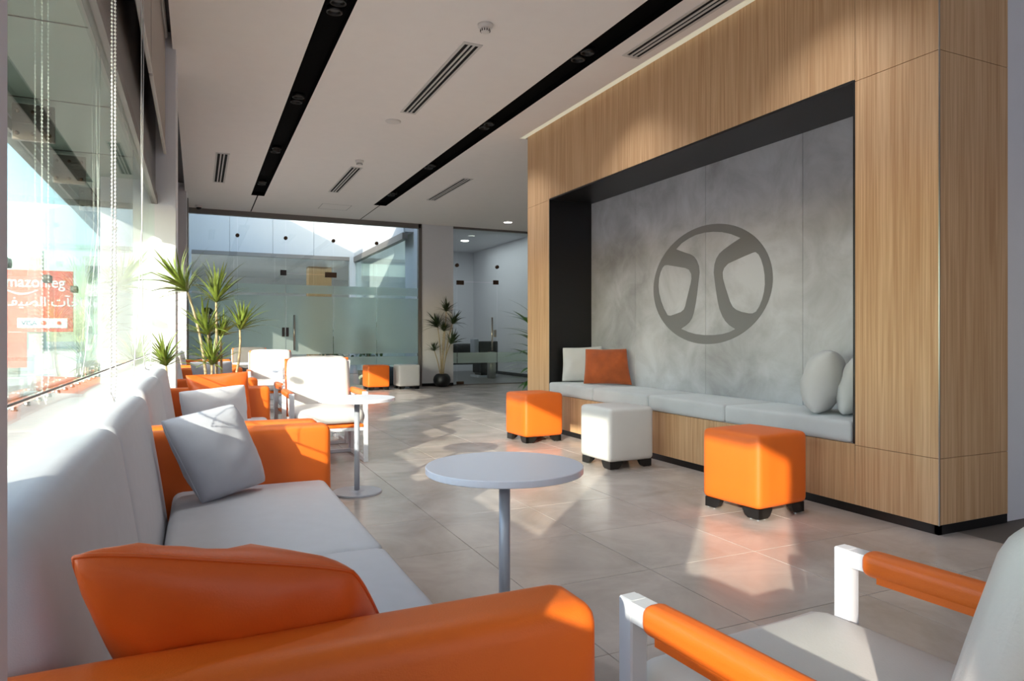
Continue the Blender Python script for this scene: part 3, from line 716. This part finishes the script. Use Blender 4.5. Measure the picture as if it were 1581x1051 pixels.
ch.location = (0.992, 0.725, 0); ch.rotation_euler.z = math.radians(4)
for (x, y, rz, lab) in ((0.955, 5.83, 180, 'white armchair facing the camera behind the smaller-looking round table'),
                        (1.00, 6.82, 2, 'armchair standing back to back behind the middle white armchair, mostly hidden'),
                        (0.90, 9.60, 178, 'white armchair with an orange top edge behind the third sofa, facing the camera'),
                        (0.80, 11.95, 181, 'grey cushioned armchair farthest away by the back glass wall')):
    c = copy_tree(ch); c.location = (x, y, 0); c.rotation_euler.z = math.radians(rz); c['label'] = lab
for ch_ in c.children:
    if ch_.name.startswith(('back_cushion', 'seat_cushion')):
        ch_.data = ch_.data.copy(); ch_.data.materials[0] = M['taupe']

# ------------------------------------------------------------------ round tables
def make_table(label):
    t = thing('round_table', label, 'table', group='round white pedestal tables')
    b_ = bmesh.new(); lathe(b_, [(0.243, 0.599), (0.245, 0.601), (0.245, 0.618), (0.243, 0.62)], n=64); obj('tabletop', b_, 'top', t, smooth=False)
    b_ = bmesh.new(); cyl(b_, (0, 0, 0.012), (0, 0, 0.584), 0.0175, n=24); obj('pole', b_, 'pole', t, smooth=True)
    b_ = bmesh.new(); lathe(b_, [(0.158, 0.0), (0.16, 0.004), (0.157, 0.012), (0.05, 0.014), (0.03, 0.02)], n=48); obj('base', b_, 'pole', t)
    b_ = bmesh.new(); cyl(b_, (0, 0, 0.583), (0, 0, 0.599), 0.07, n=24); obj('mounting_plate', b_, 'pole', t)
    return t
tb = make_table('nearest round white table, in the middle foreground'); tb.location = (0.868, 1.94, 0)
for x, y, lab in ((0.945, 4.47, 'second round white table, in sun before the white armchair'), (0.99, 8.45, 'third small round table partly hidden behind the middle armchair'), (0.72, 11.05, 'farthest round table in front of the shaded armchair')):
    c = copy_tree(tb); c.location = (x, y, 0); c['label'] = lab

# ------------------------------------------------------------------ cube stools
def make_stool(m, label):
    t = thing('cube_stool', label, 'stool', group='upholstered cube stools on black feet')
    obj('body', soft(0, 0, 0.2655, 0.42, 0.42, 0.411, 0.032, puff=(0.005, 0.005, 0.006), nm=6), m, t, smooth=True)
    for sx in (-1, 1):
        for sy in (-1, 1):
            bm = bmesh.new()
            pr = [(0.115, 0.062), (0.112, 0.045), (0.095, 0.018), (0.075, 0.006), (0.0, 0.006), (0.0, 0.062)]   # curved bracket foot, L-shaped
            for k in range(2):
                lo = []; hi = []
                for a, z in pr:
                    if k == 0: lo.append(bm.verts.new((sx*(0.195-a), sy*0.195, z))); hi.append(bm.verts.new((sx*(0.195-a), sy*0.165, z)))
                    else: lo.append(bm.verts.new((sx*0.1955, sy*(0.195-a), z))); hi.append(bm.verts.new((sx*0.165, sy*(0.195-a), z)))
                bm.faces.new(lo); bm.faces.new(hi[::-1])
                for i in range(6): bm.faces.new((lo[i], lo[(i+1) % 6], hi[(i+1) % 6], hi[i]))
            ft = obj('foot', bm, 'foot', t)
            bg_ = bmesh.new()
            for px, py in ((0.182, 0.182), (0.182, 0.135), (0.135, 0.182)): cyl(bg_, (sx*px, sy*py, 0), (sx*px, sy*py, 0.007), 0.008, n=8)
            obj('glide', bg_, 'dot', ft)
    return t
so = make_stool('orange', 'nearest and largest orange cube stool, before the niche'); so.location = (2.985, 3.065, 0); so.rotation_euler.z = math.radians(6)
sw = make_stool('white', 'white cube stool between the two orange stools by the bench'); sw.location = (3.035, 4.60, 0); sw.rotation_euler.z = math.radians(2)
for src, x, y, r, lab in ((so, 3.01, 6.02, 3, 'orange cube stool at the far end of the bench'), (so, 3.10, 12.95, 2, 'orange cube stool against the back glass wall'), (sw, 3.70, 12.95, 1, 'white cube stool against the back glass wall beside the pillar')):
    c = copy_tree(src); c.location = (x, y, 0); c.rotation_euler.z = math.radians(r); c['label'] = lab

# ------------------------------------------------------------------ bench pillows
pillow('pillow', [(3.56, 6.44, 0.90), (3.90, 6.18, 0.92), (3.92, 6.10, 0.535), (3.53, 6.40, 0.535)], 0.14, 'linen', 'pale grey pillow behind the rust velvet pillow on the bench', seed=6)
pillow('pillow', [(3.60, 6.03, 0.895), (3.90, 5.72, 0.90), (3.90, 5.62, 0.535), (3.545, 5.98, 0.535)], 0.14, 'velvet', 'rust velvet pillow at the far end of the bench', seed=7.2)
pillow('pillow', [(3.56, 3.00, 0.93), (3.84, 3.24, 0.93), (3.76, 3.30, 0.54), (3.47, 3.06, 0.54)], 0.26, 'linen', 'plump pale grey pillow standing on the near end of the bench', seed=8.4, pinch=0.02)
pillow('pillow', [(3.64, 2.86, 0.90), (3.92, 3.02, 0.90), (3.88, 3.10, 0.54), (3.56, 2.93, 0.54)], 0.20, 'linen', 'pale grey pillow half hidden by the wood panel, at the bench near end', seed=9.6, pinch=0.02)

# ------------------------------------------------------------------ plants
def leaf_mesh(L, W, droop, m, seg=7, fold=0.25):
    bm = bmesh.new(); rows = []
    for i in range(seg+1):
        t = i/seg; x = L*(t-0.12*droop*t*t); z = -droop*L*0.55*t*t
        ww_ = W*0.5*(min(1, 0.45+t*2.2))*(1-t**2.4)+0.0006
        rows.append([bm.verts.new((x, -ww_, z+ww_*fold)), bm.verts.new((x, 0, z)), bm.verts.new((x, ww_, z+ww_*fold))])
    for a, b in zip(rows, rows[1:]):
        bm.faces.new((a[0], a[1], b[1], b[0])); bm.faces.new((a[1], a[2], b[2], b[1]))
    me = bpy.data.meshes.new('leaf'); bm.to_mesh(me); bm.free(); me.materials.append(M[m])
    for p in me.polygons: p.use_smooth = True
    return me
def tuft_mats(D, n, lo, hi, rnd):
    q = Vector(D).normalized().to_track_quat('Z', 'Y').to_matrix().to_4x4(); out = []
    for k in range(n):
        az = k*2.39996+rnd.uniform(-0.2, 0.2); el = math.radians(lo+(hi-lo)*(k/n)+rnd.uniform(-6, 6))
        out.append(q @ Matrix.Rotation(az, 4, 'Z') @ Matrix.Rotation(-el, 4, 'Y'))
    return out
def yucca(loc, label, heads, n, L, W, m, single, rnd_seed, pot):
    rnd = random.Random(rnd_seed)
    t = thing('potted_plant', label, 'plant', loc)
    if pot == 'round':
        b_ = bmesh.new(); lathe(b_, [(0.07, 0), (0.12, 0.02), (0.165, 0.08), (0.178, 0.14), (0.165, 0.20), (0.125, 0.25), (0.10, 0.262), (0.09, 0.25), (0.09, 0.235)], n=40); obj('pot', b_, 'pot', t, smooth=True)
        b_ = bmesh.new(); lathe(b_, [(0.088, 0.22), (0.088, 0.24), (0.03, 0.248)], n=20); obj('soil', b_, 'soil', t); zb = 0.24
    else:
        R, hh = pot
        b_ = bmesh.new(); lathe(b_, [(R*0.72, 0), (R*0.75, 0.01), (R, hh), (R*0.93, hh), (R*0.9, hh-0.05)], n=36); obj('pot', b_, 'pot', t)
        b_ = bmesh.new(); lathe(b_, [(R*0.86, hh-0.09), (R*0.86, hh-0.04), (R*0.3, hh-0.03)], n=20); obj('soil', b_, 'soil', t); zb = hh-0.04
    lms = [leaf_mesh(L*s, W, d, m) for s, d in ((1, 0.35), (0.9, 0.6), (1.08, 0.8), (0.75, 0.15))]
    for (bx, by, mx, my, mz, hx, hy, hz, dx, dy, dz, sc_) in heads:
        b_ = bmesh.new(); pts = []
        p0, p1, p2 = Vector((bx, by, zb-0.02)), Vector((mx, my, mz)), Vector((hx, hy, hz))
        for k in range(9):
            u = k/8; pts.append(p0*(1-u)**2+p1*2*u*(1-u)+p2*u*u)
        tube(b_, pts, [0.013-0.005*k/8 for k in range(9)], 8); obj('cane', b_, 'bark', t, smooth=True)
        ms = tuft_mats((dx, dy, dz), n, 88, 20, rnd)
        if single:
            for mm in ms:
                o = obj('leaf', rnd.choice(lms), None, t); s = sc_*rnd.uniform(0.85, 1.1)
                o.matrix_local = Matrix.Translation((hx, hy, hz)) @ mm @ Matrix.Scale(s, 4)
        else:
            bm = bmesh.new()
            for mm in ms:
                s = sc_*rnd.uniform(0.85, 1.1); tmp = bmesh.new(); tmp.from_mesh(rnd.choice(lms)); tmp.transform(Matrix.Translation((hx, hy, hz)) @ mm @ Matrix.Scale(s, 4))
                me = bpy.data.meshes.new('x'); tmp.to_mesh(me); tmp.free(); bm.from_mesh(me); bpy.data.meshes.remove(me)
            tag(obj('leaf_tuft', bm, m, t, smooth=True), kind='stuff')
    return t
PH = (0.17, 0.42)
yucca((0.10, 5.72, 0), 'tall many-headed variegated dracaena in sun between the second and third sofas',
  [(-0.03, 0.0, -0.02, 0, 0.9, -0.17, 0.0, 1.36, -0.7, 0, 1, 1.2),
   (0.02, 0.0, 0.04, 0.0, 0.8, 0.03, 0.0, 1.28, 0.05, 0, 1, 1.1),
   (0.06, -0.02, 0.22, 0.0, 0.75, 0.20, 0.0, 1.07, 0.25, 0, 1, 0.95),
   (0.0, 0.05, 0.02, 0.05, 0.7, -0.03, 0.04, 1.03, -0.2, 0, 1, 1.05),
   (-0.02, -0.04, 0.0, -0.04, 0.6, 0.0, -0.05, 0.80, 0, -0.2, 1, 0.95),
   (0.05, 0.03, 0.08, 0.03, 0.7, 0.06, 0.05, 1.02, 0.2, 0.1, 1, 0.8)], 46, 0.30, 0.019, 'leaf', True, 3, PH)
yucca((-0.20, 5.62, 0), 'small spiky dracaena tuft behind the sofa backs by the second column', [(0, 0, 0, 0, 0.6, -0.01, 0, 0.80, -0.1, -0.1, 1, 1.0)], 46, 0.27, 0.019, 'leaf', True, 5, (0.09, 0.40))
yucca((4.50, 13.16, 0), 'slim dark green plant in a round black pot before the white pillar',
  [(0.0, 0, 0.05, 0, 0.9, 0.09, 0.0, 1.52, 0.05, 0, 1, 0.85),
   (0.02, 0, 0.1, 0, 0.9, 0.22, 0.0, 1.27, 0.5, 0, 1, 0.9),
   (-0.02, 0, -0.02, 0, 0.8, -0.09, 0, 1.20, -0.4, 0, 1, 1.05),
   (0.0, 0.02, 0.0, 0, 0.8, 0.04, 0.0, 1.12, 0.1, 0, 1, 0.8),
   (0.03, 0, 0.04, 0, 0.6, 0.18, 0.0, 0.86, 0.5, 0, 1, 1.0),
   (-0.03, 0, -0.08, 0, 0.5, -0.16, 0.0, 0.72, -0.1, 0, 1, 0.7)], 40, 0.36, 0.034, 'leafdk', False, 11, 'round')
# broad-leaved plant beyond the wood block
bp_ = thing('potted_plant', 'broad glossy green leaved plant peeping out past the far end of the wood wall', 'plant', (3.92, 7.72, 0))
b_ = bmesh.new(); lathe(b_, [(0.13, 0), (0.135, 0.01), (0.16, 0.32), (0.145, 0.32), (0.14, 0.28)], n=32); obj('pot', b_, 'pot', bp_)
b_ = bmesh.new(); lathe(b_, [(0.13, 0.24), (0.13, 0.28), (0.03, 0.285)], n=20); obj('soil', b_, 'soil', bp_)
b_ = bmesh.new(); tube(b_, [(0, 0, 0.26), (-0.02, 0, 0.7), (0, 0, 1.2)], [0.018, 0.015, 0.01], 8); obj('cane', b_, 'bark', bp_, smooth=True)
rnd = random.Random(21)
lm = [leaf_mesh(0.56, 0.10, 0.75, 'leafbr', 10, 0.12), leaf_mesh(0.50, 0.09, 0.95, 'leafbr', 10, 0.12), leaf_mesh(0.60, 0.09, 0.6, 'leafbr', 10, 0.12)]
for k in range(30):
    z = 0.38+0.80*k/29; az = PI+rnd.uniform(-0.8, 0.8) if k % 4 else rnd.uniform(0, 2*PI)
    o = obj('leaf', rnd.choice(lm), None, bp_); o.matrix_local = Matrix.Translation((0, 0, z)) @ Matrix.Rotation(az, 4, 'Z') @ Matrix.Rotation(-math.radians(22+34*k/29+rnd.uniform(-8, 8)), 4, 'Y') @ Matrix.Scale(rnd.uniform(0.85, 1.0), 4)
# dark rubber plant at the far left corner
rp = thing('potted_plant', 'dark broad-leaved plant in the far left corner behind the tall dracaena', 'plant', (0.18, 12.9, 0))
b_ = bmesh.new(); lathe(b_, [(0.13, 0), (0.16, 0.35), (0.145, 0.35), (0.14, 0.3)], n=28); obj('pot', b_, 'pot', rp)
b_ = bmesh.new(); tube(b_, [(0, 0, 0.28), (0.02, 0, 0.8), (0, 0, 1.4)], 0.014, 8); obj('cane', b_, 'bark', rp, smooth=True)
lm2 = [leaf_mesh(0.42, 0.17, 0.5, 'leafdk', 8, 0.1), leaf_mesh(0.36, 0.15, 0.8, 'leafdk', 8, 0.1)]
for k in range(16):
    o = obj('leaf', lm2[k % 2], None, rp); o.matrix_local = Matrix.Translation((0, 0, 0.55+0.85*k/15)) @ Matrix.Rotation(k*2.4, 4, 'Z') @ Matrix.Rotation(-math.radians(25+rnd.uniform(-10, 20)), 4, 'Y')
# courtyard shrubs blurred behind the frosting
for i, (x, y, s, lab) in enumerate(((3.3, 14.6, 1.0, 'leafy green shrub blurred behind the frosted glass, nearer the pillar'), (2.9, 16.6, 0.9, 'leafy green shrub deeper in the courtyard behind the frosted glass'))):
    t = thing('courtyard_shrub', lab, 'shrub', (x, y, -0.01))
    b_ = bmesh.new(); lathe(b_, [(0.15, 0), (0.2, 0.3), (0.17, 0.3)], n=20); obj('pot', b_, 'stone', t)
    b_ = bmesh.new(); tube(b_, [(0, 0, 0.25), (0.03, 0, 0.6), (0, 0, 1.0)], 0.02, 6); obj('stem', b_, 'bark', t)
    bm = bmesh.new(); lf = leaf_mesh(0.22, 0.07, 0.5, 'leafbr', 4)
    for k in range(170):
        p = Vector((rnd.gauss(0, 0.17), rnd.gauss(0, 0.17), 0.85+rnd.gauss(0, 0.22)))*s
        tmp = bmesh.new(); tmp.from_mesh(lf); tmp.transform(Matrix.Translation(p) @ Euler((0, rnd.uniform(-1, 0.6), rnd.uniform(0, 6.28))).to_matrix().to_4x4())
        me = bpy.data.meshes.new('x'); tmp.to_mesh(me); tmp.free(); bm.from_mesh(me); bpy.data.meshes.remove(me)
    tag(obj('foliage', bm, 'leafbr', t), kind='stuff')

for x, y, lab in ((3.6, 14.0, 'round dark grey pouf in the courtyard right behind the two far stools'), (2.45, 14.6, 'round dark grey pouf in the courtyard left of the far orange stool')):
    t = thing('round_pouf', lab, 'pouf', (x, y, -0.01))
    b_ = bmesh.new(); lathe(b_, [(0.16, 0), (0.23, 0.05), (0.25, 0.16), (0.24, 0.30), (0.17, 0.38), (0.05, 0.40)], n=28); obj('body', b_, 'slate', t, smooth=True)
    b_ = bmesh.new(); lathe(b_, [(0.045, 0.395), (0.05, 0.41), (0.02, 0.415)], n=16); obj('button', b_, 'slate', t)

# ------------------------------------------------------------------ ceiling fittings
def vent(x0, x1, y0, y1, label):
    t = thing('ceiling_vent', label, 'vent', ((x0+x1)/2, (y0+y1)/2, ZC), group='slot diffusers in the ceiling')
    hx, hy = (x1-x0)/2, (y1-y0)/2; b_ = bmesh.new(); e = 0.022
    box(b_, -hx, -hx+e, -hy, hy, -0.006, 0); box(b_, hx-e, hx, -hy, hy, -0.006, 0); box(b_, -hx+e, hx-e, -hy, -hy+e*1.5, -0.006, 0); box(b_, -hx+e, hx-e, hy-e*1.5, hy, -0.006, 0)
    obj('frame', b_, 'ventw', t)
    obj('backing', B(-hx+e, hx-e, -hy+e, hy-e, -0.002, -0.0005), 'ventb', t)
    w2 = (2*hx-2*e)
    for k in (1, 2): xc = -hx+e+w2*k/3; obj('slat', B(xc-0.008, xc+0.008, -hy+e, hy-e, -0.008, -0.002), 'ventw', t)
vent(1.87, 2.03, 4.95, 6.78, 'largest-looking long ceiling vent between the two black strips')
vent(1.87, 2.03, 9.23, 10.99, 'smaller-looking ceiling vent between the two black strips, farther back')
vent(0.205, 0.365, 9.22, 11.0, 'ceiling vent left of the left black strip')
vent(3.47, 3.63, 9.22, 10.96, 'farther ceiling vent right of the right black strip')
vent(3.13, 3.29, 2.8, 4.66, 'nearer ceiling vent right of the right black strip, above the wood wall')
SPOT_W = 56
def spot(x, y, lab, lit):
    t = thing('downlight', lab, 'light', (x, y, 3.36), group='paired spotlights in the black ceiling strips')
    for dy in (-0.075, 0.075):
        b_ = bmesh.new()
        lathe(b_, [(0.058, 0.0), (0.058, -0.035), (0.050, -0.04), (0.046, -0.02), (0.044, -0.012)], n=24, c=(0, dy, 0)); h = obj('housing', b_, 'foot', t, smooth=True)
        b_ = bmesh.new(); cyl(b_, (0, dy, -0.016), (0, dy, -0.012), 0.034, n=20); obj('lens', b_, 'lens', h)
    ld = bpy.data.lights.new('downlight_lamp', 'SPOT'); ld.energy = SPOT_W; ld.spot_size = math.radians(112); ld.spot_blend = 1.0; ld.shadow_soft_size = 0.05; ld.color = (0.95, 0.97, 1.0)
    lo = bpy.data.objects.new('downlight_lamp', ld); C.objects.link(lo); lo.location = (0, 0, -0.05); lo.parent = t
for sx_, nm_ in ((0.885, 'left'), (2.885, 'right')):
    for k, y in enumerate((2.87, 4.87, 6.93, 8.93, 10.93)):
        spot(sx_, y, 'pair of spotlights in the %s black ceiling strip, %s' % (nm_, ['overhead', 'nearest in view', 'second in view', 'third in view', 'farthest'][k]), k == 1)
def smoke(x, y, lab):
    t = thing('smoke_detector', lab, 'smoke detector', (x, y, ZC), group='ceiling smoke detectors')
    b_ = bmesh.new(); lathe(b_, [(0.055, 0), (0.055, -0.018), (0.045, -0.026), (0.030, -0.028)], n=28); obj('base', b_, 'plastic', t, smooth=True)
    b_ = bmesh.new(); lathe(b_, [(0.036, -0.026), (0.036, -0.046), (0.028, -0.058), (0.010, -0.061)], n=28); h = obj('head', b_, 'plastic', t, smooth=True)
    b_ = bmesh.new()
    for k in range(12):
        a = 2*PI*k/12; c = Vector((0.0345*math.cos(a), 0.0345*math.sin(a), -0.045)); cyl(b_, c+Vector((0, 0, 0.008)), c-Vector((0, 0, 0.008)), 0.004, n=6)
    obj('grille_slot', b_, 'ventb', h)
smoke(1.912, 4.62, 'nearer white smoke detector on the ceiling'); smoke(1.91, 8.88, 'farther white smoke detector on the ceiling, above a vent')
b_ = bmesh.new(); lathe(b_, [(0.082, 0), (0.082, -0.008), (0.07, -0.014), (0.02, -0.015)], n=36)
tag(obj('ceiling_speaker', b_, 'plastic', loc=(1.884, 7.10, ZC), smooth=False), 'flat round white disc on the ceiling beyond the longest vent', 'speaker')
dl = thing('downlight', 'glowing round downlight in the ceiling before the right-hand glass door', 'light', (5.62, 12.4, ZC))
b_ = bmesh.new(); lathe(b_, [(0.10, 0), (0.10, -0.008), (0.085, -0.01)], n=28); obj('trim_ring', b_, 'plastic', dl)
b_ = bmesh.new(); cyl(b_, (0, 0, -0.0105), (0, 0, -0.012), 0.08, n=24); obj('lens', b_, 'lamp', dl)
for (x, y, lab) in ((5.3, 14.6, 'round downlight in the side room, nearer the glass'), (6.3, 16.6, 'round downlight in the side room, deeper in')):
    dl = thing('downlight', lab, 'light', (x, y, 3.5))
    b_ = bmesh.new(); cyl(b_, (0, 0, -0.012), (0, 0, 0), 0.10, n=24); obj('lens', b_, 'lamp', dl)
cd = thing('dome_camera', 'small dark dome camera on the ceiling in the far left corner', 'camera', (0.02, 13.1, ZC))
b_ = bmesh.new(); lathe(b_, [(0.06, 0), (0.06, -0.03), (0.045, -0.035)], n=20); obj('base', b_, 'plastic', cd)
b_ = bmesh.new(); lathe(b_, [(0.045, -0.03), (0.04, -0.055), (0.02, -0.07), (0.005, -0.073)], n=20); obj('dome', b_, 'pot', cd, smooth=True)
hb = bmesh.new(); box(hb, 1.95, 2.45, 12.0, 12.006, ZC-0.001, ZC); box(hb, 1.95, 2.45, 12.5, 12.506, ZC-0.001, ZC); box(hb, 1.95, 1.956, 12.006, 12.5, ZC-0.001, ZC); box(hb, 2.444, 2.45, 12.006, 12.5, ZC-0.001, ZC)
obj('hatch_joint', hb, 'frame', ceiling)
